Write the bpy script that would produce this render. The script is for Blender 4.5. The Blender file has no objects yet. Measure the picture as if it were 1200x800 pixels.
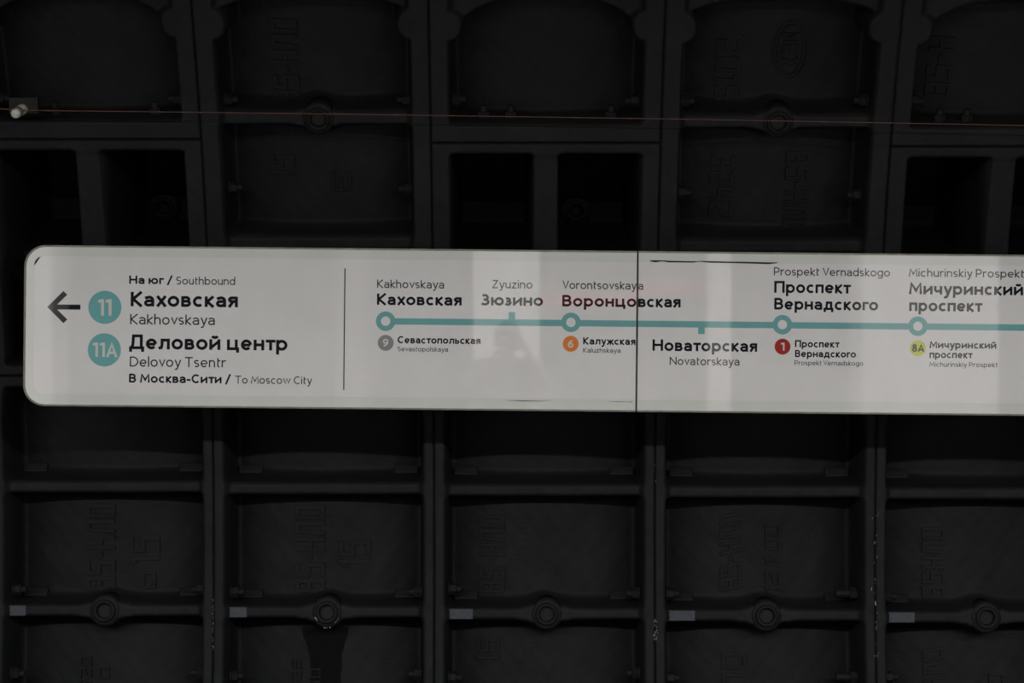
import bpy, bmesh, math, random
import numpy as np
from mathutils import Vector, Matrix

random.seed(4)
SC = bpy.context.scene
COL = SC.collection
PI = math.pi
F = 2064.0          # focal length in pixels of a 1200 px wide frame
CZ = 1.6            # height of the camera over the platform

# ------------------------------------------------------------------ camera, world, light, exposure
cd = bpy.data.cameras.new('camera')
cd.sensor_width = 36.0
cd.lens = F / 1200.0 * 36.0
cd.clip_start = 0.05
cam = bpy.data.objects.new('camera', cd)
COL.objects.link(cam)
cam.location = (0, 0, CZ)
cam.rotation_euler = (PI / 2, 0, 0)
SC.camera = cam

w = bpy.data.worlds.new('world')
SC.world = w
w.use_nodes = True
w.node_tree.nodes['Background'].inputs[0].default_value = (0.75, 0.88, 1.0, 1)
w.node_tree.nodes['Background'].inputs[1].default_value = 0.014

LAMP_W = 109.0                     # power of each ceiling luminaire
LAMP_COLOR = (1.0, 0.995, 0.98)
LAMP_Y, LAMP_Z = -0.3, CZ + 1.55  # the row of luminaires over the platform

vs = SC.view_settings
SC.display_settings.display_device = 'sRGB'
vs.view_transform = 'Standard'
vs.look = 'None'
vs.exposure = 0.0
vs.gamma = 1.0
vs.use_curve_mapping = False


# ------------------------------------------------------------------ materials
def nodes_of(name):
    m = bpy.data.materials.new(name)
    m.use_nodes = True
    nt = m.node_tree
    return m, nt, nt.nodes['Principled BSDF']


def N(nt, kind, **kw):
    n = nt.nodes.new(kind)
    for k, v in kw.items():
        setattr(n, k, v)
    return n


def ramp(nt, fac, stops):
    r = N(nt, 'ShaderNodeValToRGB')
    el = r.color_ramp.elements
    el[0].position, el[0].color = stops[0][0], (*stops[0][1], 1)
    el[1].position, el[1].color = stops[-1][0], (*stops[-1][1], 1)
    for p, c in stops[1:-1]:
        e = el.new(p)
        e.color = (*c, 1)
    nt.links.new(fac, r.inputs[0])
    return r.outputs[0]


def noise(nt, scale, detail=4, rough=0.6, obj=True, stretch=None):
    tc = N(nt, 'ShaderNodeTexCoord')
    n = N(nt, 'ShaderNodeTexNoise')
    n.inputs['Scale'].default_value = scale
    n.inputs['Detail'].default_value = detail
    n.inputs['Roughness'].default_value = rough
    src = tc.outputs['Object']
    if stretch:
        mp = N(nt, 'ShaderNodeMapping')
        mp.inputs['Scale'].default_value = stretch
        nt.links.new(src, mp.inputs[0])
        src = mp.outputs[0]
    nt.links.new(src, n.inputs['Vector'])
    return n.outputs['Fac']


def bump(nt, bs, h, strength, dist):
    b = N(nt, 'ShaderNodeBump')
    b.inputs['Strength'].default_value = strength
    b.inputs['Distance'].default_value = dist
    nt.links.new(h, b.inputs['Height'])
    nt.links.new(b.outputs[0], bs.inputs['Normal'])
    return b


def mat_plain(name, c, rough=0.5, metal=0.0, spec=0.5, var=0.06, scale=30, bmp=0.0):
    m, nt, b = nodes_of(name)
    f = noise(nt, scale)
    lo = tuple(x * (1 - var) for x in c)
    hi = tuple(min(1, x * (1 + var)) for x in c)
    nt.links.new(ramp(nt, f, [(0.3, lo), (0.7, hi)]), b.inputs['Base Color'])
    b.inputs['Roughness'].default_value = rough
    b.inputs['Metallic'].default_value = metal
    b.inputs['Specular IOR Level'].default_value = spec
    if bmp:
        bump(nt, b, f, bmp, 0.002)
    return m


def mat_iron(name, k=1.0, dusty=True):
    """painted cast iron: near black blue-grey paint, sandy casting skin, brown dust where it can settle"""
    m, nt, b = nodes_of(name)
    L = nt.links
    big = noise(nt, 5.0, 5, 0.65)
    fine = noise(nt, 140.0, 3, 0.6)
    col = ramp(nt, big, [(0.30, (0.0070 * k, 0.0077 * k, 0.0084 * k)), (0.55, (0.0098 * k, 0.0103 * k, 0.0107 * k)),
                         (0.75, (0.0132 * k, 0.0131 * k, 0.0128 * k))])
    if dusty:
        g = N(nt, 'ShaderNodeNewGeometry')
        sx = N(nt, 'ShaderNodeSeparateXYZ')
        L.new(g.outputs['True Normal'], sx.inputs[0])
        mr = N(nt, 'ShaderNodeMapRange')
        mr.inputs[1].default_value = 0.22
        mr.inputs[2].default_value = 0.85
        mr.inputs[3].default_value = 0.0
        mr.inputs[4].default_value = 0.40
        L.new(sx.outputs['Z'], mr.inputs[0])
        mul = N(nt, 'ShaderNodeMath', operation='MULTIPLY')
        L.new(mr.outputs[0], mul.inputs[0])
        L.new(ramp(nt, noise(nt, 12, 4), [(0.3, (0.3,) * 3), (0.7, (1,) * 3)]), mul.inputs[1])
        mx = N(nt, 'ShaderNodeMix', data_type='RGBA')
        L.new(mul.outputs[0], mx.inputs[0])
        L.new(col, mx.inputs[6])
        mx.inputs[7].default_value = (0.0165, 0.0145, 0.0135, 1)
        col = mx.outputs[2]
    L.new(col, b.inputs['Base Color'])
    b.inputs['Roughness'].default_value = 0.62
    b.inputs['Specular IOR Level'].default_value = 0.14
    add = N(nt, 'ShaderNodeMath', operation='MULTIPLY_ADD')
    L.new(fine, add.inputs[0])
    add.inputs[1].default_value = 0.35
    L.new(noise(nt, 38.0, 5, 0.7), add.inputs[2])
    bump(nt, b, add.outputs[0], 0.55, 0.004)
    return m


def mat_print(name, c, ior=1.53, weave=True):
    """glossy acrylic sign face; c is the printed colour"""
    m, nt, b = nodes_of(name)
    f = noise(nt, 6.0, 3)
    lo = tuple(x * 0.975 for x in c)
    hi = tuple(min(1, x * 1.02) for x in c)
    nt.links.new(ramp(nt, f, [(0.35, lo), (0.65, hi)]), b.inputs['Base Color'])
    b.inputs['Roughness'].default_value = 0.025
    b.inputs['IOR'].default_value = ior
    return m


M = {}
M['iron'] = mat_iron('painted_cast_iron')
M['iron_face'] = mat_iron('lighter_iron_face', 1.30)  # lighter iron for faces near flange level, rib fronts included
M['iron_pocket'] = mat_iron('shade_darkened_iron', 0.6)  # same iron with the shade of the pockets put into its colour
M['bolt'] = mat_iron('painted_bolt', 1.15)
M['letters'] = mat_iron('cast_lettering', 1.0)
M['plate'] = mat_plain('grey_blue_plate', (0.041, 0.045, 0.055), 0.5, 0, 0.3, 0.25, 60, 0.3)
M['oil'] = mat_plain('black_seepage', (0.0042, 0.0042, 0.0044), 0.8, 0, 0.07, 0.3, 60, 0.3)
M['scratch'] = mat_plain('bare_metal_scratch', (0.28, 0.28, 0.29), 0.4, 0.4, 0.5, 0.2)
M['face'] = mat_print('acrylic_border', (0.585, 0.590, 0.560))
M['sheet'] = mat_print('printed_sheet_white', (0.645, 0.628, 0.622))
M['teal'] = mat_print('teal_print', (0.150, 0.350, 0.345))
M['teal_badge'] = mat_print('teal_badge_print', (0.150, 0.375, 0.375))
M['black'] = mat_print('black_print', (0.012, 0.013, 0.017))
M['thin'] = mat_print('thin_black_print', (0.035, 0.037, 0.042))
M['badge_text'] = mat_print('badge_number_print', (0.560, 0.560, 0.540))
M['grey'] = mat_print('grey_badge_print', (0.230, 0.240, 0.230))
M['orange'] = mat_print('orange_badge_print', (0.640, 0.195, 0.045))
M['red'] = mat_print('red_badge_print', (0.330, 0.035, 0.030))
M['lime'] = mat_print('lime_badge_print', (0.530, 0.540, 0.090))
M['gap'] = mat_plain('dark_gap', (0.010, 0.010, 0.010), 0.8)
M['frame'] = mat_plain('dull_sign_frame', (0.150, 0.135, 0.110), 0.45, 0.3, 0.5, 0.3, 20)
M['housing'] = mat_plain('grey_sign_housing', (0.10, 0.10, 0.10), 0.5, 0.2)
M['copper'] = mat_plain('oxidised_copper_wire', (0.115, 0.056, 0.038), 0.5, 0.3, 0.5, 0.35, 40)
M['porcelain'] = mat_plain('porcelain', (0.56, 0.53, 0.47), 0.3, 0, 0.5, 0.12, 60)
M['rust'] = mat_plain('rusty_bracket', (0.015, 0.013, 0.011), 0.7, 0, 0.3, 0.35, 40, 0.4)
M['marble'] = mat_plain('pale_column_cladding', (0.72, 0.70, 0.68), 0.45, 0, 0.4, 0.05, 3)
M['granite'] = mat_plain('grey_granite', (0.24, 0.235, 0.23), 0.4, 0, 0.4, 0.15, 60)
M['ceiling'] = mat_plain('dark_ceiling', (0.10, 0.10, 0.105), 0.8)
M['hall'] = mat_plain('hall_wall', (0.22, 0.22, 0.24), 0.7)
M['concrete'] = mat_plain('track_concrete', (0.06, 0.057, 0.053), 0.85, 0, 0.3, 0.25, 12, 0.4)
M['steel'] = mat_plain('rail_steel', (0.20, 0.17, 0.15), 0.4, 0.8, 0.5, 0.2)
M['lampbody'] = mat_plain('lamp_housing', (0.5, 0.5, 0.5), 0.4)
M['skin'] = mat_plain('skin', (0.50, 0.32, 0.24), 0.5, 0, 0.4, 0.05)
M['jacket'] = mat_plain('grey_jacket', (0.11, 0.11, 0.12), 0.85, 0, 0.2, 0.2, 60, 0.3)
M['trousers'] = mat_plain('dark_trousers', (0.03, 0.032, 0.045), 0.85, 0, 0.2, 0.2, 60)
M['hair'] = mat_plain('brown_hair', (0.05, 0.03, 0.02), 0.7)
M['rubber'] = mat_plain('black_rubber', (0.02, 0.02, 0.02), 0.6)
M['eye'] = mat_plain('eye_white', (0.7, 0.7, 0.68), 0.2)
M['lens'] = mat_plain('lens_glass', (0.01, 0.01, 0.02), 0.03, 0, 0.8)


def mat_emit(name, c, s):
    m, nt, b = nodes_of(name)
    b.inputs['Base Color'].default_value = (*[x * 0.6 for x in c], 1)
    b.inputs['Emission Color'].default_value = (*c, 1)
    b.inputs['Emission Strength'].default_value = s
    return m


M['lampglow'] = mat_emit('lamp_diffuser', LAMP_COLOR, 12.0)
M['redglow'] = mat_emit('backlit_red_strip', (1.0, 0.10, 0.13), 0.75)


# ------------------------------------------------------------------ object helpers
def link(name, me, mat=None, parent=None, loc=None, rot=None):
    o = bpy.data.objects.new(name, me)
    COL.objects.link(o)
    if mat is not None and me is not None:
        if not me.materials:
            me.materials.append(mat)
    if parent is not None:
        o.parent = parent
    if loc is not None:
        o.location = loc
    if rot is not None:
        o.rotation_euler = rot
    return o


def empty(name, loc=(0, 0, 0), rot=(0, 0, 0)):
    o = bpy.data.objects.new(name, None)
    o.empty_display_size = 0.1
    COL.objects.link(o)
    o.location = loc
    o.rotation_euler = rot
    return o


def tag(o, label=None, cat=None, group=None, kind=None):
    if label: o['label'] = label
    if cat: o['category'] = cat
    if group: o['group'] = group
    if kind: o['kind'] = kind
    return o


def mesh(name, verts, faces, smooth=False):
    me = bpy.data.meshes.new(name)
    me.from_pydata([tuple(v) for v in verts], [], faces)
    if smooth:
        me.polygons.foreach_set('use_smooth', [True] * len(me.polygons))
    me.update()
    return me


def bm_mesh(name, bm, smooth=False):
    me = bpy.data.meshes.new(name)
    bmesh.ops.recalc_face_normals(bm, faces=bm.faces)
    bm.to_mesh(me)
    bm.free()
    if smooth:
        me.polygons.foreach_set('use_smooth', [True] * len(me.polygons))
    return me


def add_box(bm, x0, x1, y0, y1, z0, z1, bev=0.0):
    r = bmesh.ops.create_cube(bm, size=1)
    vs_ = r['verts']
    bmesh.ops.scale(bm, vec=(x1 - x0, y1 - y0, z1 - z0), verts=vs_)
    bmesh.ops.translate(bm, vec=((x0 + x1) / 2, (y0 + y1) / 2, (z0 + z1) / 2), verts=vs_)
    if bev:
        es = list({e for v in vs_ for e in v.link_edges})
        bmesh.ops.bevel(bm, geom=es, offset=bev, segments=2, affect='EDGES', profile=0.5)


def box(name, x0, x1, y0, y1, z0, z1, mat, parent=None, bev=0.0):
    bm = bmesh.new()
    add_box(bm, x0, x1, y0, y1, z0, z1, bev)
    return link(name, bm_mesh(name, bm), mat, parent)


def lathe(name, prof, n=32, axis='Y'):
    """prof: list of (radius, along); revolve about the axis"""
    vs_, fs = [], []
    for r, t in prof:
        for k in range(n):
            a = 2 * PI * k / n
            if axis == 'Y':
                vs_.append((r * math.cos(a), t, r * math.sin(a)))
            elif axis == 'X':
                vs_.append((t, r * math.cos(a), r * math.sin(a)))
            else:
                vs_.append((r * math.cos(a), r * math.sin(a), t))
    for i in range(len(prof) - 1):
        for k in range(n):
            k2 = (k + 1) % n
            fs.append((i * n + k, i * n + k2, (i + 1) * n + k2, (i + 1) * n + k))
    for i in (0, len(prof) - 1):
        if prof[i][0] > 1e-5:
            fs.append(tuple(i * n + k for k in range(n)))
    me = mesh(name, vs_, fs)
    bm = bmesh.new()
    bm.from_mesh(me)
    bmesh.ops.remove_doubles(bm, verts=bm.verts, dist=1e-6)
    bmesh.ops.recalc_face_normals(bm, faces=bm.faces)
    bm.to_mesh(me)
    bm.free()
    return me


# ------------------------------------------------------------------ the cast-iron tunnel lining
AX_Y, AX_Z = 2.0, CZ - 0.727      # axis of the tunnel
R = 4.0                           # radius of the flange faces
RW = 0.7515                       # width of one ring
HW = RW / 2
D2 = PI / 180
RIBS = [3.1 + 6.0 * k for k in range(-6, 8)]
BOSS = [3.1 + 6.0 * k for k in (-5, -1, 3, 7)]


def sm(t):
    t = np.clip(t, 0, 1)
    return t * t * (3 - 2 * t)


def half_flange(adeg):
    return 0.034 + 0.024 * sm((adeg - 6.0) / 4.0)


def base_depth(u, pocket):
    if pocket:
        return np.full_like(u, 0.62)
    return 0.205 - 0.062 * np.clip(1 - (u / 0.31) ** 2, 0, 1)


def depth(u, adeg, lo, hi, pocket, seed=0.0):
    """radial depth behind the flange faces"""
    s = R * adeg * D2
    D = base_depth(u, pocket)
    d = D.copy()
    for rb in (RIBS if not pocket else [13.9]):
        if rb < lo + 2.0 or rb > hi - 2.0:
            continue
        hwid = 0.0175 + (0.021 * np.exp(-(u / 0.055) ** 2) if rb in BOSS else 0.0)
        front = 0.22 if pocket else 0.030
        off_ = s - R * rb * D2
        if 26 < rb < 28:       # the rib drops into haunches at the two ends, forming a flat arch
            k_ = 0.115 if lo > 15 else 0.05
            hwid = hwid + np.where(off_ < 0, k_ * (np.abs(u) / 0.31) ** 3.5, 0)
        v = np.clip((np.abs(off_) - hwid) / 0.036, 0, 1)
        f = 1 - (1 - v) ** 2.0
        d = np.minimum(d, front + (D - front) * f)
    if pocket:
        mw = 0.042 + 0.006 * (20 - adeg) / 12
        c = np.clip((np.abs(u) - mw) / 0.022, 0, 1)
        d = np.minimum(d, 0.004 + (D) * (1 - (1 - c) ** 2))
    # ring flanges
    fw = half_flange(adeg)
    for lobe in (25.6,):
        q = np.clip(1 - ((s - R * lobe * D2) / 0.05) ** 2, 0, 1)
        fw = fw + 0.042 * np.sqrt(q)
    t = (HW - fw - np.abs(u)) / 0.022
    d = d * sm(t)
    # longitudinal flanges at the two ends of the segment
    lw = 0.060 if lo > 15 else 0.036
    tl = (s - R * lo * D2 - lw) / 0.016
    hwid = 0.036
    th = (R * hi * D2 - hwid - s) / 0.016
    d = d * sm(tl) * sm(th)
    # joints
    d = d + 0.012 * sm((np.abs(u) - (HW - 0.0038)) / 0.0026)
    dl = np.minimum(s - R * lo * D2, R * hi * D2 - s)
    d = d + 0.015 * sm((0.0040 - dl) / 0.0025)
    # casting unevenness
    n = (np.sin(u * 41 + s * 13 + seed) * np.sin(s * 37 - u * 19 + seed * 2) * 0.0011
         + np.sin(u * 97 + seed) * np.sin(s * 83 + 1.3 * seed) * 0.0006)
    return d + n


def shell_point(u, adeg, d):
    a = adeg * D2
    return (u, AX_Y + (R + d) * math.cos(a), AX_Z + (R + d) * math.sin(a))


def segment_mesh(name, lo, hi, pocket, seed):
    us = [-HW, -HW + 0.003, -HW + 0.006]
    x = -HW + 0.012
    while x < 0:
        us.append(x)
        x += 0.0065
    us = np.array(us + [0.0] + [-q for q in reversed(us)])
    n = int(round((hi - lo) * D2 * R / 0.0068))
    as_ = np.concatenate([[lo, lo + 0.035, lo + 0.075], np.linspace(lo + 0.15, hi - 0.15, n), [hi - 0.075, hi - 0.035, hi]])
    U, A = np.meshgrid(us, as_)
    Dp = depth(U, A, lo, hi, pocket, seed)
    a = A * D2
    X = U
    Y = AX_Y + (R + Dp) * np.cos(a)
    Z = AX_Z + (R + Dp) * np.sin(a)
    co = np.stack([X, Y, Z], -1).reshape(-1, 3).astype(np.float32)
    nr, nc = U.shape
    i = np.arange(nr - 1)[:, None] * nc + np.arange(nc - 1)[None, :]
    q = np.stack([i, i + 1, i + nc + 1, i + nc], -1).reshape(-1, 4).astype(np.int32)
    me = bpy.data.meshes.new(name)
    me.vertices.add(len(co))
    me.vertices.foreach_set('co', co.ravel())
    me.loops.add(q.size)
    me.loops.foreach_set('vertex_index', q.ravel())
    me.polygons.add(len(q))
    me.polygons.foreach_set('loop_start', np.arange(0, q.size, 4, dtype=np.int32))
    me.polygons.foreach_set('use_smooth', np.ones(len(q), dtype=bool))
    me.update(calc_edges=True)
    me.materials.append(M['iron'])
    me.materials.append(M['iron_face'])
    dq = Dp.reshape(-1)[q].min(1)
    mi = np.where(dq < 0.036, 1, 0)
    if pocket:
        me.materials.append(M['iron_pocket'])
        mi = np.where(dq > 0.12, 2, mi)  # deep pocket faces get the iron with painted shade
    me.polygons.foreach_set('material_index', mi.astype(np.int32))
    return me


def frame_at(u, adeg, d):
    """matrix with X along the tunnel, Y radially outward (into the wall), Z up the arc"""
    a = adeg * D2
    p = Vector(shell_point(u, adeg, d))
    X_ = Vector((1, 0, 0))
    Y_ = Vector((0, math.cos(a), math.sin(a)))
    Z_ = Vector((0, -math.sin(a), math.cos(a)))
    m = Matrix((X_, Y_, Z_)).transposed().to_4x4()
    m.translation = p
    return m


# ------------------------------------------------------------------ stroke lettering
def arc(cx, cy, rx, ry, a0, a1, n=None):
    n = n or max(3, int(abs(a1 - a0) / 14))
    return [(cx + rx * math.cos(math.radians(a0 + (a1 - a0) * i / n)), cy + ry * math.sin(math.radians(a0 + (a1 - a0) * i / n))) for i in range(n + 1)]


def glyph(ch, w, X=0.71):
    """centre lines of one letter: capital height 1, stroke w; returns width, strokes"""
    h = w / 2
    C = 1.0
    T, B = C - h, h
    t = X - h

    def bowl(W, H, y0=0.0, a0=0, a1=360):
        return arc(W / 2, y0 + H / 2, W / 2 - h, H / 2 - h, a0, a1, max(6, int(abs(a1 - a0) / 12)))

    def dee(x0, x1, y0, y1):          # half-round attached to a stem at x0
        r = min((y1 - y0) / 2, x1 - x0)
        return [(x0, y1), (x1 - r, y1)] + arc(x1 - r, (y0 + y1) / 2, r, (y1 - y0) / 2, 90, -90)[1:-1] + [(x1 - r, y0), (x0, y0)]

    def es(W, H, y0=0.0):
        r = (H - 2 * h) / 4
        return arc(W / 2, y0 + H - h - r, W / 2 - h, r, 35, 270, 12) + arc(W / 2, y0 + h + r, W / 2 - h, r, 90, -145, 12)[1:]

    def diag(x0, y0, x1, y1):
        return [(x0, y0), (x1, y1)]
    g = ch
    lower = g in 'авгджзийклмнопрстухцчьюяе'
    H = X if lower else C
    Tt = H - h
    U = g.lower() if g in 'ВДЖЗИЙКЛНОПРСТХЧЬЮЯЕГЦ' else g
    if g in 'оОo': return (0.66 if lower or g == 'o' else .86), [bowl(.66 if lower or g == 'o' else .86, X if g in 'оo' else C)]
    if g in 'сСcC':
        W = .57 if g in 'сc' else .76
        HH = X if g in 'сc' else C
        q = arc(W * .56, HH / 2, W * .56 - h, HH / 2 - h, 48, 312, 20)
        return W, [q]
    if g in 'еe':
        W = .64
        return W, [arc(W / 2, X / 2, W / 2 - h, X / 2 - h, 0, 318, 24), [(h, X / 2 - .01), (W - h, X / 2 - .01)]]
    if g in 'аa':
        W = .58
        ry = .20
        b = X * .60
        st = [(.06, t - .07)] + arc(W / 2, t - ry, W / 2 - h, ry, 120, 0, 8) + [(W - h, 0)]
        bw = [(W - h, b - h * .6), (.25, b - h * .6)] + arc(.25, (b - h * .6 + h) / 2, .25 - h, (b - h * .6 - h) / 2, 90, 270, 9)[1:-1] + [(.25, h), (W * .6, h), (W - h, h + .09)]
        return W, [st, bw]
    if U == 'в' or g == 'B':
        W = .56 if lower else .66
        m = H * .52
        return W, [[(h, 0), (h, H)], dee(h, W - h - .04, m, Tt), dee(h, W - h, h, m)]
    if U == 'г': return .44, [[(h, 0), (h, Tt), (.44, Tt)]]
    if U == 'д':
        W = .72 if lower else .86
        return W, [[(h, -.19), (h, h), (W - h, h), (W - h, -.19)], [(.15, h), (.22, .26 * H + .05), (.25, Tt), (W - .17, Tt), (W - .17, h)]]
    if U == 'ж':
        W = .86
        return W, [[(W / 2, 0), (W / 2, H)], [(h * .9, H), (W / 2 - h, H * .52), (h * .7, 0)], [(W - h * .9, H), (W / 2 + h, H * .52), (W - h * .7, 0)]]
    if U == 'з':
        W = .52 if lower else .62
        r1 = (H - 2 * h) * .24
        r2 = (H - 2 * h) * .26
        return W, [arc(W * .46, Tt - r1, W * .46 - h, r1, 140, -90, 12) + [(W * .3, Tt - 2 * r1)], [(W * .3, Tt - 2 * r1)] + arc(W * .46, h + r2, W * .54 - h, r2, 90, -145, 12)]
    if U in 'ий':
        W = .64 if lower else .78
        s = [[(h, H), (h, 0)], [(W - h, H), (W - h, 0)], [(h, h * 1.5), (W - h, H - h * 1.5)]]
        if U == 'й': s.append(arc(W / 2, H + .25, .15, .13, 195, 345, 8))
        return W, s
    if U == 'к' or g in 'Kk':
        W = .58 if lower else (.56 if g == 'k' else .70)
        Hk = X if g == 'k' else H
        return W, [[(h, 0), (h, C if g in 'kK' else H)], [(W - h * 1.1, Hk), (h * 1.6, Hk * .50), (W - h * 1.0, 0)]]
    if U == 'л':
        W = .64 if lower else .78
        return W, [[(.0, h), (.09, h + .01), (.155, .12), (.19, .35 * H), (.20, Tt), (W - h, Tt), (W - h, 0)]]
    if U == 'н' or g == 'H':
        W = .61 if lower else .76
        return W, [[(h, 0), (h, H)], [(W - h, 0), (W - h, H)], [(h, H * .51), (W - h, H * .51)]]
    if U == 'п':
        W = .60 if lower else .76
        return W, [[(h, 0), (h, Tt), (W - h, Tt), (W - h, 0)]]
    if g == 'Р' or g == 'P':
        W = .64
        return W, [[(h, 0), (h, C)], dee(h, W - h, .40, T)]
    if g in 'рp': return .65, [[(h, -.28), (h, X)], bowl(.65, X)]
    if U == 'т' or g == 'T':
        W = .54 if lower else .72
        return W, [[(W / 2, 0), (W / 2, Tt)], [(0, Tt), (W, Tt)]]
    if g in 'уy':
        W = .60
        return W, [[(h * .9, X), (W / 2 + .01, .02)], [(W - h * .9, X), (.23, -.19), (.13, -.24), (.04, -.235)]]
    if U == 'х' or g == 'x':
        W = .60 if lower else .74
        return W, [[(h * .8, H), (W - h * .8, 0)], [(W - h * .8, H), (h * .8, 0)]]
    if U == 'ц':
        W = .70
        return W, [[(h, H), (h, h), (W - h, h), (W - h, -.18)], [(W - .17, H), (W - .17, h)]]
    if U == 'ч':
        W = .57
        return W, [[(h, H), (h, H * .56)] + arc(h + .14, H * .56, .14, .14, 180, 270, 5)[1:] + [(W - h, H * .44)], [(W - h, 0), (W - h, H)]]
    if U == 'ь': return .54, [[(h, H), (h, 0)], dee(h, .54 - h, h, H * .56)]
    if U == 'ю':
        W = .90
        return W, [[(h, 0), (h, H)], [(h, H / 2), (.27, H / 2)], arc(W - .33, H / 2, .33 - h, H / 2 - h, 0, 360, 26)]
    if U == 'я':
        W = .56
        r = (H * .58 - h) / 2
        ym = Tt - 2 * r + h
        return W, [[(W - h, 0), (W - h, H)], [(W - h, Tt), (.22, Tt)] + arc(.22, (Tt + ym) / 2, .22 - h, (Tt - ym) / 2, 90, 270, 9)[1:-1] + [(.22, ym), (W - h, ym)], [(W * .52, ym), (h * .8, 0)]]
    if g in 'МM':
        W = .90
        return W, [[(h * .9, 0), (W * .20, C - h * .9), (W * .53, .30), (W - h * 1.2, C - h * .9), (W - h, 0)]]
    # Latin
    if g in 'bh':
        if g == 'b': return .65, [[(h, 0), (h, 1.04)], bowl(.65, X)]
        return .57, [[(h, 0), (h, 1.04)], [(h, t - .17)] + arc(.285, t - .22, .285 - h, .22, 165, 0, 9) + [(.57 - h, 0)]]
    if g == 'd': return .65, [[(.65 - h, 0), (.65 - h, 1.04)], bowl(.65, X)]
    if g == 'g': return .64, [[(.64 - h, X), (.64 - h, -.06)] + arc(.32, -.06, .32 - h, .20 - h, 0, -150, 10)[1:], bowl(.64, X)]
    if g == 'i': return w, [[(h, 0), (h, X)], [(h, .88), (h, .88 + w * 1.05)]]
    if g == 'l': return w, [[(h, 0), (h, 1.04)]]
    if g == 'n': return .57, [[(h, 0), (h, X)], [(h, t - .17)] + arc(.285, t - .22, .285 - h, .22, 165, 0, 9) + [(.57 - h, 0)]]
    if g == 'u': return .57, [[(.57 - h, 0), (.57 - h, X)], [(.57 - h, h + .17)] + arc(.285, h + .22, .285 - h, .22, -15, -180, 9) + [(h, X)]]
    if g == 'm': return .90, [[(h, 0), (h, X)], [(h, t - .17)] + arc(.25, t - .20, .25 - h, .20, 165, 0, 8) + [(.5 - h, 0)], [(.5 - h, t - .17)] + arc(.70 - h / 2, t - .20, .2 - h / 2, .20, 165, 0, 8) + [(.90 - h, 0)]]
    if g == 'r': return .38, [[(h, 0), (h, X)], [(h, t - .2)] + arc(.33, t - .24, .33 - h, .24, 160, 75, 6)]
    if g == 's': return .48, [es(.48, X)]
    if g == 'S': return .60, [es(.60, C)]
    if g == 't': return .36, [[(.13, .93), (.13, h + .13)] + arc(.13 + .13, h + .13, .13, .13, 180, 285, 5)[1:], [(.08, t), (.36, t)]]
    if g == 'v': return .58, [[(h * .8, X), (.29, w * .7), (.58 - h * .8, X)]]
    if g == 'w': return .88, [[(h * .8, X), (.25, w * .7), (.44, X - w * .2), (.63, w * .7), (.88 - h * .8, X)]]
    if g == 'V': return .74, [[(h * .8, C), (.37, w * .8), (.74 - h * .8, C)]]
    if g == 'z': return .52, [[(.04, t), (.52 - h * 1.3, t), (h * 1.1, h), (.50, h)]]
    if g == 'Z': return .64, [[(.04, T), (.64 - h * 1.3, T), (h * 1.1, h), (.62, h)]]
    if g == 'D': return .78, [[(h, 0), (h, C)], dee(h, .78 - h, h, T)]
    if g == 'N': return .78, [[(h, 0), (h, C)], [(.78 - h, 0), (.78 - h, C)], [(h, C - h * 1.2), (.78 - h, h * 1.2)]]
    if g in 'АA': return .78, [[(h * .8, 0), (.39, C - w * .6), (.78 - h * .8, 0)], [(.17, .30), (.61, .30)]]
    if g == 'E': return .56, [[(.56, T), (h, T), (h, h), (.56, h)], [(h, .5), (.52, .5)]]
    if g == 'X': return .70, [[(h, C), (.70 - h, 0)], [(.70 - h, C), (h, 0)]]
    if g == '1': return .40, [[(.0, T - .02), (.30, T - .02)] if False else [(0.02, .86), (.27, T)], [(.30, 0), (.30, C)]]
    if g == '6': return .62, [arc(.31, .32, .31 - h, .32 - h, 0, 360, 24), arc(.60, .34, .60 - h, .66 - h, 178, 100, 8)]
    if g == '9': return .62, [arc(.31, .68, .31 - h, .32 - h, 0, 360, 24), arc(.02, .66, .60 - h, .66 - h, -2, -80, 8)]
    if g == '8': return .62, [arc(.31, .75, .27 - h, .25 - h * .9, 0, 360, 20), arc(.31, .28, .31 - h, .28 - h, 0, 360, 22)]
    if g == '/': return .46, [[(.03, -.12), (.43, 1.06)]]
    if g == '-': return .36, [[(0, X * .48), (.36, X * .48)]]
    return .3, []


def lay(body, w, X=0.71, gap=0.125, space=0.30, table=None):
    x = 0.0
    out = []
    for ch in body:
        if ch == ' ':
            x += space
            continue
        W, st = (table or glyph)(ch, w, X)
        if ch in 'зЗ' and x > 0: x -= 0.07
        for s in st:
            out.append([(px + x, py) for px, py in s])
        x += W + gap - (0.05 if ch in 'тгГТкКKkхуyvVж' else 0)
    return out


def ribbon(pts, wd):
    """mitred strip of quads along a polyline"""
    closed = (abs(pts[0][0] - pts[-1][0]) + abs(pts[0][1] - pts[-1][1])) < 1e-6 and len(pts) > 3
    P_ = [Vector(p) for p in pts]
    q = [P_[0]]
    for p in P_[1:]:
        if (p - q[-1]).length > 1e-5: q.append(p)
    P_ = q
    n = len(P_)
    vs_ = []
    for i in range(n):
        if closed and i in (0, n - 1):
            t0 = (P_[-1] - P_[-2]).normalized()
            t1 = (P_[1] - P_[0]).normalized()
        else:
            t0 = (P_[i] - P_[i - 1]).normalized() if i else (P_[1] - P_[0]).normalized()
            t1 = (P_[i + 1] - P_[i]).normalized() if i < n - 1 else t0
        n0, n1 = Vector((-t0.y, t0.x)), Vector((-t1.y, t1.x))
        b = n0 + n1
        den = 1 + n0.dot(n1)
        b = b / max(den, 0.42) if b.length > 1e-6 else n0
        vs_ += [P_[i] + b * wd / 2, P_[i] - b * wd / 2]
    fs = [(2 * i, 2 * i + 1, 2 * i + 3, 2 * i + 2) for i in range(n - 1)]
    return vs_, fs


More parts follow.
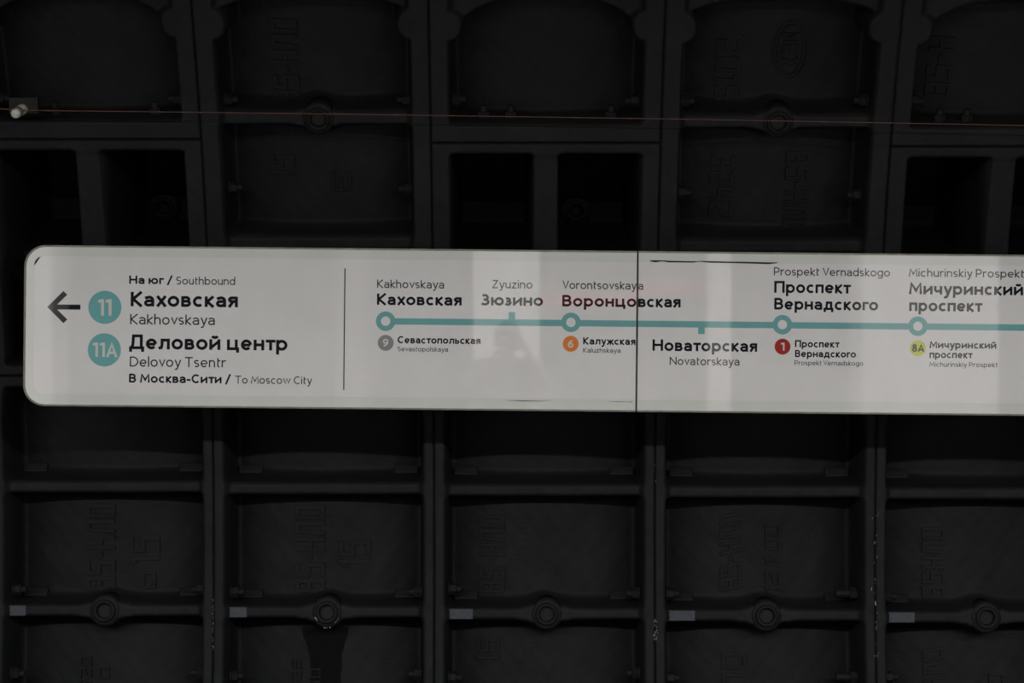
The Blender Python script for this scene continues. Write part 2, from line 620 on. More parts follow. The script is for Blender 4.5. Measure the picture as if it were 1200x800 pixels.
def boxy(ch, w, X=1.0):
    """squared casting-pattern letters"""
    h = w / 2
    W, T = .62, 1 - h
    b = {
        'О': [[(h, h), (h, T), (W - h, T), (W - h, h), (h, h)]], '0': [[(h, h), (h, T), (W - h, T), (W - h, h), (h, h)]],
        'о': [[(h, h), (h, .6), (W - h, .6), (W - h, h), (h, h)]],
        'В': [[(h, h), (h, T), (W - .08, T), (W - .08, .53), (h, .53)], [(W - .08, .53), (W - h, .47), (W - h, h), (h, h)]],
        '8': [[(h, h), (h, T), (W - h, T), (W - h, h), (h, h)], [(h, .5), (W - h, .5)]],
        '5': [[(W, T), (h, T), (h, .56), (W - h, .56), (W - h, h), (0, h)]],
        '2': [[(0, T), (W - h, T), (W - h, .56), (h, .40), (h, h), (W, h)]],
        '3': [[(0, T), (W - h, T), (W - h, h), (0, h)], [(.15, .52), (W - h, .52)]],
        '4': [[(h, 1), (h, .42), (W, .42)], [(W - h, 1), (W - h, 0)]],
        '1': [[(.02, .80), (.22, T), (.22, 0)]],
        'Н': [[(h, 0), (h, 1)], [(W - h, 0), (W - h, 1)], [(h, .5), (W - h, .5)]],
        'Л': [[(h, 0), (.16, T), (W - h, T), (W - h, 0)]],
        'П': [[(h, 0), (h, T), (W - h, T), (W - h, 0)]],
        'Б': [[(W, T), (h, T), (h, h), (W - h, h), (W - h, .55), (h, .55)]],
        'M': [[(h, 0), (h, T), (W / 2, .4), (W - h, T), (W - h, 0)]],
        'E': [[(W, T), (h, T), (h, h), (W, h)], [(h, .5), (W - .08, .5)]],
        'X': [[(h, 1), (W - h, 0)], [(W - h, 1), (h, 0)]],
        '-': [[(0, .5), (.30, .5)]]}.get(ch, [])
    return (.24 + h if ch == '1' else .30 if ch == '-' else W), b

def cast_text(body, u0, u1, a0, a1, cw=False, parent=None, lift=0.0085, name='cast_lettering', pocket=False, slant=0.0):
    """raised letters on the skin between u0..u1 (letter height) and a0..a1 (run of the text); reads upward, or downward if cw"""
    wd = 0.13
    st = lay(body, wd, 1.0, 0.16, 0.3, boxy)
    mx = max(p[0] for s in st for p in s) + wd / 2
    hgt, run = abs(u1 - u0), (a1 - a0) * R * D2
    vs_, fs = [], []
    for s in st:
        pts = [(p[0] / mx * run, p[1] * hgt) for p in s]
        v, f = ribbon(pts, wd * hgt)
        b0 = len(vs_)
        n = len(v)
        for dd in (-lift, 0.006):
            for k, q in enumerate(v):
                ar, ht = q.x / R / D2, q.y / hgt
                if not cw:
                    aa, uu = a0 + ar, u1 + (u0 - u1) * ht
                else:
                    aa, uu = a1 - ar, u0 + (u1 - u0) * ht
                aa += slant * (uu - u0)
                if dd < 0:      # draft: the proud face is slightly narrower
                    pass
                sk = float(base_depth(np.array([uu]), pocket)[0])
                vs_.append(shell_point(uu, aa, sk + dd))
        fs += [tuple(i + b0 for i in ff) for ff in f]
        for i in range(n // 2 - 1):
            for o_ in (0, 1):
                i0, i1 = 2 * i + o_, 2 * i + 2 + o_
                fs.append((b0 + i0, b0 + i1, b0 + i1 + n, b0 + i0 + n))
        fs += [(b0, b0 + 1, b0 + 1 + n, b0 + n), (b0 + n - 2, b0 + n - 1, b0 + 2 * n - 1, b0 + 2 * n - 2)]
    me = mesh(name, vs_, fs)
    bm = bmesh.new()
    bm.from_mesh(me)
    bmesh.ops.recalc_face_normals(bm, faces=bm.faces)
    bm.to_mesh(me)
    bm.free()
    return link(name, me, M['letters'], parent)


ring_x0 = -0.265
wall = empty('wall_far', (0, 0, 0))
tag(wall, kind='structure')
wall['label'] = 'dark cast iron tunnel lining of bolted ribbed segments behind the sign'

T_POCKET = [(-33.0, 8.6, False, 0.3), (8.6, 20.1, True, 1.1), (20.1, 46.0, False, 2.2)]
T_PLAIN = [(-33.0, 12.1, False, 4.0), (12.1, 46.0, False, 5.0)]
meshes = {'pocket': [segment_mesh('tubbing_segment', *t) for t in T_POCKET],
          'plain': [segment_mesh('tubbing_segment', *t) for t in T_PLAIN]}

# bolt: hexagonal nut, washer and end of the shank, axis along +X
bm = bmesh.new()
r_ = bmesh.ops.create_cone(bm, cap_ends=True, segments=6, radius1=0.0215, radius2=0.0215, depth=0.022,
                           matrix=Matrix.Translation((0.015, 0, 0)) @ Matrix.Rotation(PI / 2, 4, 'Y'))
bmesh.ops.bevel(bm, geom=[e for e in bm.edges], offset=0.0015, segments=1, affect='EDGES')
bmesh.ops.create_cone(bm, cap_ends=True, segments=16, radius1=0.026, radius2=0.026, depth=0.006,
                      matrix=Matrix.Translation((0.002, 0, 0)) @ Matrix.Rotation(PI / 2, 4, 'Y'))
bmesh.ops.create_cone(bm, cap_ends=True, segments=14, radius1=0.0125, radius2=0.011, depth=0.02,
                      matrix=Matrix.Translation((0.034, 0, 0)) @ Matrix.Rotation(PI / 2, 4, 'Y'))
ME_BOLT = bm_mesh('bolt', bm)
ME_BOLT.materials.append(M['bolt'])
bm = bmesh.new()
bmesh.ops.create_cone(bm, cap_ends=True, segments=16, radius1=0.0135, radius2=0.0125, depth=0.075,
                      matrix=Matrix.Translation((0.036, 0, 0)) @ Matrix.Rotation(PI / 2, 4, 'Y'))
bmesh.ops.create_cone(bm, cap_ends=True, segments=6, radius1=0.0215, radius2=0.0215, depth=0.024,
                      matrix=Matrix.Translation((0.014, 0, 0)) @ Matrix.Rotation(PI / 2, 4, 'Y'))
ME_LONG = bm_mesh('bolt', bm)
ME_LONG.materials.append(M['bolt'])

# grout plug boss: collar, raised lip and sunk hexagonal plug, pointing towards -Y
ME_BOSS = lathe('grout_plug', [(0.058, 0.10), (0.054, 0.014), (0.050, 0.006), (0.041, 0.004), (0.0385, 0.004),
                               (0.037, -0.008), (0.034, -0.011), (0.029, -0.011), (0.0255, -0.007), (0.0225, 0.012),
                               (0.021, 0.030), (0.0, 0.031)], 40)
ME_BOSS.polygons.foreach_set('use_smooth', [True] * len(ME_BOSS.polygons))
ME_BOSS.materials.append(M['iron'])


def cast_emblem(parent):
    """oval foundry mark: two raised oval rings round a few upright letters"""
    vs_, fs = [], []
    n = 48
    uc, ac = 0.052, 24.10
    for (ru, ra, wd) in ((0.056, 0.094, 0.0045), (0.043, 0.080, 0.0035)):
        b0 = len(vs_)
        for k in range(n):
            t = 2 * PI * k / n
            for (sc, dd) in ((1.0, 0.004), (1.0, -0.006), (-1.0, -0.006), (-1.0, 0.004)):
                uu = uc + (ru + sc * wd / 2) * math.cos(t)
                aa = ac + (ra + sc * wd / 2) * math.sin(t) / R / D2
                sk = float(base_depth(np.array([uu]), False)[0])
                vs_.append(shell_point(uu, aa, sk + dd))
        for k in range(n):
            for j in range(3):
                fs.append((b0 + 4 * k + j, b0 + 4 * k + j + 1, b0 + 4 * ((k + 1) % n) + j + 1, b0 + 4 * ((k + 1) % n) + j))
    me = mesh('cast_emblem', vs_, fs)
    link('cast_emblem', me, M['letters'], parent)
    cast_text('MEX', uc - 0.026, uc + 0.026, ac - 0.80, ac + 0.80, True, parent, name='cast_lettering')


def A_of(y, d=0.15):
    """angle on the lining seen at image row y"""
    lo, hi = -20.0, 40.0
    for _ in range(50):
        mid = (lo + hi) / 2
        px = 400 + F * (CZ - (AX_Z + (R + d) * math.sin(mid * D2))) / (AX_Y + (R + d) * math.cos(mid * D2))
        if px > y:
            lo = mid
        else:
            hi = mid
    return mid


def U_of(x, y, j, d=0.15):
    a = A_of(y, d)
    return (x - 600) / F * (AX_Y + (R + d) * math.cos(a * D2)) - (ring_x0 + RW * (j + 0.5))


segs = {}
for j in range(-4, 4):
    xc = ring_x0 + RW * (j + 0.5)
    kind = 'pocket' if j % 2 == 0 else 'plain'
    dz = -0.0078 * xc
    types = T_POCKET if kind == 'pocket' else T_PLAIN
    for i, (lo, hi, pk, sd) in enumerate(types):
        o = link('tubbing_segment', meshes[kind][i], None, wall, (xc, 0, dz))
        segs[(j, i)] = o

vis = range(-3, 3)
ry = random.Random(9)
for j in vis:
    kind = 'pocket' if j % 2 == 0 else 'plain'
    types = T_POCKET if kind == 'pocket' else T_PLAIN

    def seg_for(a):
        for i, (lo, hi, pk, sd) in enumerate(types):
            if lo <= a < hi:
                return segs[(j, i)], pk
        return segs[(j, 0)], False

    # side bolts, a pair round every rib that carries a grout plug
    for rb in (-2.9, 21.1):
        for da in (-3.05, 1.0):
            a = rb + da + (0.35 if rb > 0 else 0.0)
            if rb > 0:
                a = rb + (-3.6 if da < 0 else 0.75)
            s, pk = seg_for(a)
            if pk:
                continue
            fwd = float(half_flange(np.array([a]))[0]) if True else 0
            for side in (-1, 1):
                long_ = (side == 1 and j in (-1 + 2,)) and rb < 0
                dd = 0.095 + ry.uniform(-0.006, 0.006)
                m = frame_at(side * (HW - fwd - 0.012), a + ry.uniform(-0.12, 0.12), dd)
                b = link('bolt', ME_LONG if long_ else ME_BOLT, None, s)
                rot = Matrix.Rotation(PI, 4, 'Z') if side == 1 else Matrix.Identity(4)
                b.matrix_local = m @ rot @ Matrix.Rotation(ry.uniform(0, PI / 3), 4, 'X')
    # grout plugs
    for rb in BOSS:
        if rb < -8 or rb > 30:
            continue
        s, pk = seg_for(rb)
        if kind == 'pocket' and rb > 0:
            continue
        b = link('grout_plug', ME_BOSS, None, s)
        b.matrix_local = frame_at(0.008 if j != -2 else 0.0, rb, 0.022)
    # bolts standing on the longitudinal ledge of the pocket rings, and the plug deep in one pocket
    if kind == 'pocket':
        for uu in (-0.205, -0.115, 0.215):
            b = link('bolt', ME_BOLT, None, segs[(j, 2)])
            m = frame_at(uu, 20.1 + 0.062 / R / D2, 0.085)
            b.matrix_local = m @ Matrix.Rotation(-PI / 2, 4, 'Y')
        b = link('grout_plug', ME_BOSS, None, segs[(j, 1)])
        b.matrix_local = frame_at(U_of(675, 245, 0, 0.6), A_of(245, 0.6), 0.575)
    # end plates on the lower ribs, a lighter grey blue than the iron
    wpl = {-3: 0.05, -2: 0.062, -1: 0.066, 0: 0.088, 1: 0.096, 2: 0.096}[j]
    u0 = -HW + 0.034 + 0.010
    bm = bmesh.new()
    add_box(bm, u0, u0 + wpl, 0.0, 0.02, -0.0175, 0.0175, 0.002)
    o = link('end_plate', bm_mesh('end_plate', bm), M['plate'], segs[(j, 0)])
    o['label'] = 'grey blue end plate on the rib'
    o.matrix_local = frame_at(0.0, -2.9, 0.0265)
    # shallow cast pads on top of the ribs, next to the flanges
    for rb in (3.1, -2.9):
        for uu in (-0.272, 0.272):
            bm = bmesh.new()
            add_box(bm, -0.042, 0.042, -0.006, 0.010, -0.017, 0.017, 0.005)
            o = link('cast_pad', bm_mesh('cast_pad', bm), M['iron'], segs[(j, 0)])
            o.matrix_local = frame_at(uu, rb + 0.70, 0.163) @ Matrix.Rotation(math.radians(-35), 4, 'X')


def cast_px(body, j, x0, x1, y0, y1, i=0, cw=False, slant=0.0):
    ym = (y0 + y1) / 2
    cast_text(body, U_of(x0, ym, j), U_of(x1, ym, j), A_of(y1), A_of(y0), cw, segs[(j, i)], slant=slant)


cast_px('В5-НЛО', -2, 102, 136, 594, 694)
cast_px('15', -2, 153, 187, 630, 664)
cast_px('о', -2, 160, 182, 672, 694)
cast_px('520', -2, 94, 108, 772, 812)
cast_px('10', -2, 117, 129, 784, 810)
cast_px('В5-НЛО', -1, 347, 381, 594, 695)
cast_px('15', -1, 398, 434, 633, 665)
cast_px('525', -1, 341, 353, 773, 812)
cast_px('40', -1, 364, 376, 784, 810)
cast_px('В5-НЛО', 0, 562, 591, 604, 694)
cast_px('15', 0, 559, 585, 746, 776)
cast_px('85-НЛП', 1, 844, 868, 602, 690, slant=3.0)
cast_px('12 1 00', 1, 896, 914, 610, 690, slant=-2.0)
cast_px('НЛО', 1, 846, 874, 762, 830)
cast_px('85НЛО', 2, 1081, 1107, 614, 696)
cast_px('85-НЛО', 2, 1083, 1106, 758, 850, slant=3.0)
cast_px('10', 2, 1158, 1176, 784, 812)
# upper segments
cast_px('85-НЛО', -1, 320, 350, 24, 122, 1)
cast_px('15', -1, 318, 346, 182, 208, 1)
cast_px('Б', -1, 390, 412, 200, 226, 1)
cast_px('2015', 1, 839, 866, 44, 116, 1, True)
cast_px('3242', 1, 832, 859, 180, 252, 1, True)
cast_px('85-НЛО', 1, 919, 947, 175, 270, 1, True)
cast_px('85-Н', 2, 1088, 1116, 40, 110, 2)
cast_emblem(segs[(1, 1)])

# scraped bare metal on the flange faces
def scrapes(j, side, y0, y1, n, spread, seed):
    rr = random.Random(seed)
    vs_, fs = [], []
    for _ in range(n):
        a = A_of(rr.uniform(y0, y1), 0.0)
        u = side * HW + rr.gauss(0, spread)
        h = rr.uniform(0.001, 0.007) * (2 if rr.random() < 0.15 else 1)
        wd = rr.uniform(0.0003, 0.0010)
        b0 = len(vs_)
        for (du, da) in ((-wd, 0), (wd, 0), (wd * 0.4, h), (-wd * 0.6, h)):
            for dd in (0.003, -0.0022):
                vs_.append(shell_point(u + du, a + da / R / D2, dd))
        for k in range(4):
            k2 = (k + 1) % 4
            fs.append((b0 + 2 * k, b0 + 2 * k2, b0 + 2 * k2 + 1, b0 + 2 * k + 1))
        fs.append((b0 + 1, b0 + 3, b0 + 5, b0 + 7))
    o = link('scraped_paint', mesh('scraped_paint', vs_, fs), M['scratch'], segs[(j, 0)])
    o['kind'] = 'stuff'
    o['label'] = 'bright scraped specks of bare metal on the flange face'


scrapes(-2, 1, 705, 765, 22, 0.0012, 1)
scrapes(0, 1, 728, 750, 26, 0.006, 2)
scrapes(0, 1, 545, 575, 4, 0.006, 3)
scrapes(1, 1, 600, 770, 28, 0.006, 5)


def oil_stain():
    """dark seepage running down the skin under one grout plug"""
    rr = random.Random(3)
    rows, cols = 34, 9
    x0, x1 = U_of(362, 770, -1), U_of(401, 770, -1)
    y0, y1 = A_of(826), A_of(736)
    jl = jr = 0.0
    vs_, fs = [], []
    for i in range(rows + 1):
        a = y1 + (y0 - y1) * i / rows
        jl, jr = jl * .85 + rr.uniform(-.002, .002), jr * .85 + rr.uniform(-.002, .002)
        wide = 0.026 * math.exp(-(i / 9.0) ** 2) - 0.004
        for k in range(cols + 1):
            u = (x0 - wide + jl) + (x1 - x0 + 2 * wide + jr - jl) * k / cols
            d = float(depth(np.array([u]), np.array([a]), -33.0, 12.1, False, 4.0)[0])
            vs_.append(shell_point(u, a, d - 0.0040))
    for i in range(rows):
        for k in range(cols):
            p = i * (cols + 1) + k
            fs.append((p, p + 1, p + cols + 2, p + cols + 1))
    o = link('oil_stain', mesh('oil_stain', vs_, fs, True), M['oil'], segs[(-1, 0)])
    o['label'] = 'black seepage stain below the grout plug'


oil_stain()


def chips():
    """pale chips round the lower rim of the seeping grout plug"""
    rr = random.Random(8)
    vs_, fs = [], []
    for ang in (205, 212, 220, 262, 270, 283, 312, 320, 328, 333):
        r = 0.0445 + rr.uniform(-.003, .003) if not 250 < ang < 290 else 0.052
        u, ds = 0.008 + r * math.cos(math.radians(ang)), r * math.sin(math.radians(ang))
        b0 = len(vs_)
        z = rr.uniform(.0012, .003)
        for (a_, b_) in ((-z, -z * .6), (z, -z * .3), (z * .7, z * .8), (-z * .8, z * .5)):
            for dd in (0.020, 0.0262):
                vs_.append(shell_point(u + a_, -2.9 + (ds + b_) / R / D2, dd))
        for k in range(4):
            k2 = (k + 1) % 4
            fs.append((b0 + 2 * k, b0 + 2 * k2, b0 + 2 * k2 + 1, b0 + 2 * k + 1))
        fs.append((b0, b0 + 2, b0 + 4, b0 + 6))
    o = link('pale_chips', mesh('pale_chips', vs_, fs), M['scratch'], segs[(-1, 0)])
    o['kind'] = 'stuff'


chips()


# ------------------------------------------------------------------ the line sign
YF = 5.55
TH = 0.0100
K = YF / F


def SP(px, py):
    """picture position -> axis-aligned position on the sign face (metres, z up), about pixel (600, 386)"""
    x = math.cos(TH) * (px - 600) + math.sin(TH) * (py - 386)
    y = -math.sin(TH) * (px - 600) + math.cos(TH) * (py - 386)
    return x * K, -y * K


def sign_root(name, px, tilt=0.0):
    lx, lz = SP(px, 386 + 0.01 * (px - 600))
    wx = lx * math.cos(TH) + lz * math.sin(TH)
    wz = -lx * math.sin(TH) + lz * math.cos(TH)
    e = empty(name, (wx, YF, CZ + (400 - 386) * K + wz), (tilt, TH, 0))
    e['_o'] = (lx, lz)
    return e


def outline(x0, x1, z0, z1, rl, n=10):
    """rounded left corners, square right; counter-clockwise seen from the front"""
    pts = []
    if rl > 0:
        for k in range(n + 1):
            a = PI + (PI / 2) * k / n
            pts.append((x0 + rl + rl * math.cos(a), z0 + rl + rl * math.sin(a)))
    else:
        pts.append((x0, z0))
    pts += [(x1, z0), (x1, z1)]
    if rl > 0:
        for k in range(n + 1):
            a = PI / 2 + (PI / 2) * k / n
            pts.append((x0 + rl + rl * math.cos(a), z1 - rl + rl * math.sin(a)))
    else:
        pts.append((x0, z1))
    return pts


def slab(name, pts, y0, y1, mat, root):
    ox, oz = root['_o']
    n = len(pts)
    vs_ = [(x - ox, y0, z - oz) for x, z in pts] + [(x - ox, y1, z - oz) for x, z in pts]
    fs = [tuple(range(n)), tuple(range(2 * n - 1, n - 1, -1))]
    fs += [(i, i + n, (i + 1) % n + n, (i + 1) % n) for i in range(n)]
    return link(name, mesh(name, vs_, fs), mat, root)


def ring_slab(name, po, pi_, y0, y1, mat, root):
    ox, oz = root['_o']
    n = len(po)
    vs_ = []
    for (p, y) in ((po, y0), (pi_, y0), (pi_, y1), (po, y1)):
        vs_ += [(x - ox, y, z - oz) for x, z in p]
    fs = []
    for b in range(4):
        b2 = (b + 1) % 4
        for i in range(n):
            i2 = (i + 1) % n
            fs.append((b * n + i, b * n + i2, b2 * n + i2, b2 * n + i))
    return link(name, mesh(name, vs_, fs), mat, root)


def flat(name, pts, mat, parent, root, y=-0.0016, h=0.0008):
    """thin printed polygon (convex or simple)"""
    return slab(name, pts, y, y + h, mat, root) if parent is None else reparent(slab(name, pts, y, y + h, mat, root), parent)


def reparent(o, p):
    o.parent = p
    return o


def circle_pts(cx, cz, r, n=48):
    return [(cx + r * math.cos(2 * PI * k / n), cz + r * math.sin(2 * PI * k / n)) for k in range(n)]


def text(root, body, x0, x1, yb, cap, bold, mat=None, name='lettering', parent=None, label=None, y=-0.0016):
    """body between picture columns x0..x1, baseline yb at x0, capital height cap in picture pixels"""
    wd = 0.182 if bold else 0.122
    st = lay(body, wd, 0.73 if bold else 0.72, 0.080 if bold else 0.110, 0.27)
    vs_, fs = [], []
    tx = [p[0] for s in st for p in s]
    mn, mx = min(tx) - wd * .45, max(tx) + wd * .45
    lx0, lz = SP(x0, yb)
    sx = (x1 - x0) * K / (mx - mn)
    sy = cap * K
    ox, oz = root['_o']
    for k, s in enumerate(st):
        # keep the pen round: offset in true units
        pts = [((p[0] - mn) * sx, p[1] * sy) for p in s]
        wv = wd * (sx * 0.5 + sy * 0.5)
        v, f = ribbon(pts, wv)
        b0 = len(vs_)
        vs_ += [(q.x + lx0 - ox, y - 0.00003 * (k % 4), q.y + lz - oz) for q in v]
        fs += [tuple(i + b0 for i in ff) for ff in f]
    me = mesh(name, vs_, fs)
    bm = bmesh.new()
    bm.from_mesh(me)
    bm.normal_update()
    for f in bm.faces:
        if f.normal.y > 0: f.normal_flip()
    bm.to_mesh(me)
    bm.free()
    o = link(name, me, mat or (M['black'] if bold else M['thin']), parent or root)
    if label: o['label'] = label
    return o


XL, XJ, XR = 28.0, 746.3, 1480.0
TOPY, BOTY = 292.6, 481.0     # at x = 600


def row(x, y600):
    return y600 + 0.0100 * (x - 600)


def body_of(root, xa, xb, rounded):
    ax, zt = SP(xa, row(xa, TOPY))
    bx, _ = SP(xb, row(xb, TOPY))
    if not rounded or True:
        ax = SP(xa, 386)[0]
        bx = SP(xb, 386)[0]
    zt = SP(600, TOPY)[1]
    zb = SP(600, BOTY)[1]
    rr = 25 * K if rounded else 0.0
    f = 0.0050
    fl = f if rounded else 0.0
    slab('housing', outline(ax + 0.001, bx - 0.001, zb + 0.001, zt - 0.001, max(0, rr - 0.001)), 0.004, 0.11, M['housing'], root)
    ring_slab('frame', outline(ax, bx, zb, zt, rr), outline(ax + fl, bx - 0.0004, zb + f, zt - f, max(0, rr - f)), -0.003, 0.012, M['frame'], root)
    slab('face_panel', outline(ax + fl + 0.0002, bx - 0.0006, zb + f + 0.0002, zt - f - 0.0002, max(0, rr - f)), 0.0, 0.0045, M['face'], root)
    il = 12 * K if rounded else 0.002
    slab('printed_sheet', outline(ax + il, bx - 0.002, zb + 18 * K * 0.8, zt - 13 * K, 12 * K if rounded else 0), -0.0010, 0.0005, M['sheet'], root)
    for bxp in ((-1.017, -0.265) if rounded else (0.4865, 1.238)):
        ox, oz = root['_o']
        X = bxp - root.location.x
        box('mounting_bracket', X - 0.025, X + 0.025, 0.108, 0.40, 0.11, 0.15, M['rust'], root, 0.003)
        box('mounting_bracket', X - 0.025, X + 0.025, 0.108, 0.40, -0.15, -0.11, M['rust'], root, 0.003)


s1 = sign_root('line_sign', 387)
tag(s1, 'long white line sign panel with rounded left end, arrow and teal 11 and 11A badges', 'sign', 'two panels of the hanging line map')
s2 = sign_root('line_sign', 1113, math.radians(0.27))
tag(s2, 'white line sign panel right of the joint, with red 1 and lime 8A badges', 'sign', 'two panels of the hanging line map')
body_of(s1, XL, XJ - 0.4, True)
body_of(s2, XJ + 1.0, XR, False)

# arrow
def arrow():
    L_ = lambda x, y: SP(x, y)
    t = 2.95
    pts = [(55.6, 359.6), (74.4, 340.8), (79.0, 345.2), (67.0, 356.7), (94.3, 356.9), (94.3, 362.7), (67.0, 362.5),
           (79.0, 374.2), (74.4, 378.6)]
    # the arrow as three convex quads sharing the outline
    q = [SP(*p) for p in pts]
    ox, oz = s1['_o']
    vs_ = [(x - ox, -0.0018, z - oz) for x, z in q]
    return link('arrow', mesh('arrow', vs_, [(0, 8, 7, 6), (0, 6, 5, 4), (0, 4, 3), (0, 3, 2, 1)]), M['black'], s1)


ar = arrow()
ar['label'] = 'black arrow pointing left'
xd = SP(403.6, 386)[0]
flat('divider_line', [(xd - 0.7 * K, SP(600, 458.8)[1]), (xd + 0.7 * K, SP(600, 458.8)[1]), (xd + 0.7 * K, SP(600, 316.2)[1]), (xd - 0.7 * K, SP(600, 316.2)[1])], M['thin'], None, s1)


def badge(root, cx, cy, r, mat, txt, tx0, tx1, tb, cap, tmat, label):
    c = SP(cx, cy)
    b = slab('line_badge', circle_pts(c[0], c[1], r * K), -0.0016, -0.0008, mat, root)
    b['label'] = label
    o = text(root, txt, tx0, tx1, tb, cap, True, tmat, 'badge_number', b, y=-0.0022)
    return b


badge(s1, 123.0, 360.0, 19.4, M['teal_badge'], '11', 113.6, 130.6, 369.6, 19.3, M['badge_text'], 'teal round badge reading 11')
badge(s1, 122.4, 409.8, 19.4, M['teal_badge'], '11А', 107.4, 137.8, 417.9, 16.8, M['badge_text'], 'teal round badge reading 11A')
badge(s1, 452.0, 401.6, 9.3, M['grey'], '9', 448.6, 455.2, 405.9, 9.0, M['badge_text'], 'grey round badge reading 9')
badge(s1, 668.8, 402.7, 9.3, M['orange'], '6', 665.4, 672.0, 407.2, 9.2, M['badge_text'], 'orange round badge reading 6')
badge(s2, 917.0, 406.0, 9.3, M['red'], '1', 914.0, 919.2, 410.6, 9.2, M['badge_text'], 'dark red round badge reading 1')
badge(s2, 1075.5, 407.9, 9.3, M['lime'], '8А', 1068.7, 1083.0, 412.0, 8.8, M['thin'], 'lime green round badge reading 8A')

# left block
text(s1, 'На юг /', 151.5, 202.6, 332.4, 9.6, True)
text(s1, 'Southbound', 206.6, 275.6, 333.2, 9.2, False)
text(s1, 'Каховская', 153.2, 278.8, 358.7, 17.0, True)
text(s1, 'Kakhovskaya', 152.6, 251.8, 379.8, 12.0, False)
text(s1, 'Деловой центр', 151.4, 336.8, 408.8, 17.0, True)
text(s1, 'Delovoy Tsentr', 152.2, 265.6, 429.3, 11.8, False)
text(s1, 'В Москва-Сити /', 151.3, 270.8, 447.9, 10.2, True)
text(s1, 'To Moscow City', 275.0, 365.8, 449.2, 9.2, False)
# stations of the left panel
text(s1, 'Kakhovskaya', 442.0, 520.4, 337.2, 9.6, False)
text(s1, 'Каховская', 441.8, 541.0, 357.0, 13.2, True)
text(s1, 'Севастопольская', 466.0, 563.0, 402.0, 8.3, True)
text(s1, 'Sevastopolskaya', 466.0, 525.0, 411.4, 5.6, False)
text(s1, 'Zyuzino', 576.6, 623.9, 337.6, 9.6, False)
text(s1, 'Зюзино', 563.3, 636.2, 357.6, 13.2, True)
text(s1, 'Vorontsovskay', 659.0, 746.0, 338.4, 9.6, False)
text(s1, 'Воронцо', 658.8, 745.6, 358.7, 13.2, True)
text(s1, 'Калужская', 683.4, 744.6, 403.4, 8.3, True)
text(s1, 'Kaluzhskaya', 683.4, 727.2, 412.9, 5.6, False)
# right panel
text(s2, 'a', 748.0, 753.6, 339.4, 9.6, False)
text(s2, 'вская', 747.9, 797.4, 359.6, 13.2, True)
text(s2, 'Новаторская', 764.6, 887.2, 410.8, 13.4, True)
text(s2, 'Novatorskaya', 784.8, 866.4, 427.4, 9.5, False)
text(s2, 'Prospekt Vernadskogo', 906.8, 1042.6, 322.6, 9.5, False)
text(s2, 'Проспект', 907.2, 998.4, 342.9, 13.8, True)
text(s2, 'Вернадского', 907.2, 1028.8, 362.4, 13.4, True)
text(s2, 'Проспект', 931.6, 984.4, 406.6, 8.2, True)
text(s2, 'Вернадского', 931.6, 1002.9, 418.1, 8.2, True)
text(s2, 'Prospekt Vernadskogo', 931.2, 1011.4, 427.6, 5.6, False)
text(s2, 'Michurinskiy Prospekt', 1064.8, 1200.4, 324.0, 9.5, False)
text(s2, 'Мичуринский', 1064.8, 1198.6, 344.6, 13.6, True)
text(s2, 'проспект', 1065.4, 1152.4, 364.3, 13.6, True)
text(s2, 'Мичуринский', 1089.0, 1167.4, 407.7, 8.3, True)
text(s2, 'проспект', 1089.2, 1140.4, 419.2, 8.3, True)
text(s2, 'Michurinskiy Prospekt', 1088.8, 1169.4, 429.4, 5.6, False)


# the teal line with its rings and ticks
def line_piece(root, xa, xb, name='route_line', y600=377.75, t=7.4):
    xa_, xb_ = SP(xa, 386)[0], SP(xb, 386)[0]
    z0, z1 = SP(600, y600 + t / 2)[1], SP(600, y600 - t / 2)[1]
    return flat(name, [(xa_, z0), (xb_, z0), (xb_, z1), (xa_, z1)], M['teal'], None, root)


def ring_flat(root, cx, cy, ro=11.4, ri=5.5):
    c = SP(cx, cy)
    o = ring_slab('station_ring', circle_pts(c[0], c[1], ro * K), circle_pts(c[0], c[1], ri * K), -0.0020, -0.0008, M['teal'], root)
    return o


ri = 10.6
rings1 = [(452.0, 376.2), (669.0, 377.6)]
rings2 = [(916.8, 380.3), (1075.6, 382.1)]
line_piece(s1, 452 + ri, 669 - ri)
line_piece(s1, 669 + ri, 745.6)
line_piece(s2, 747.6, 916.8 - ri)
line_piece(s2, 916.8 + ri, 1075.6 - ri)
line_piece(s2, 1075.6 + ri, XR - 12)
for c in rings1: ring_flat(s1, *c)
for c in rings2: ring_flat(s2, *c)


def tick(root, xc, ya, yb):
    x0_, x1_ = SP(xc - 3.8, (ya + yb) / 2)[0], SP(xc + 3.8, (ya + yb) / 2)[0]
    z0, z1 = SP(xc, yb)[1], SP(xc, ya)[1]
    flat('station_tick', [(x0_, z0), (x1_, z0), (x1_, z1), (x0_, z1)], M['teal'], None, root)


tick(s1, 599.8, 365.6, 374.1)
tick(s2, 821.9, 383.6, 391.3)


# dark slits where the printed film has lifted
def slit(root, pts, wds, name='film_gap'):
    ox, oz = root['_o']
    q = [Vector(SP(*p)) for p in pts]
    vs_, fs = [], []
    for i, p in enumerate(q):
        a = q[max(0, i - 1)]
        b = q[min(len(q) - 1, i + 1)]
        t = (b - a).normalized()
        nn = Vector((-t.y, t.x)) * wds[i] * K / 2
        vs_ += [(p.x + nn.x - ox, -0.0019, p.y + nn.y - oz), (p.x - nn.x - ox, -0.0019, p.y - nn.y - oz)]
    for i in range(len(q) - 1):
        fs.append((2 * i, 2 * i + 1, 2 * i + 3, 2 * i + 2))
    o = link(name, mesh(name, vs_, fs), M['gap'], root)
    o['label'] = 'dark slit where the printed film has lifted'
    return o


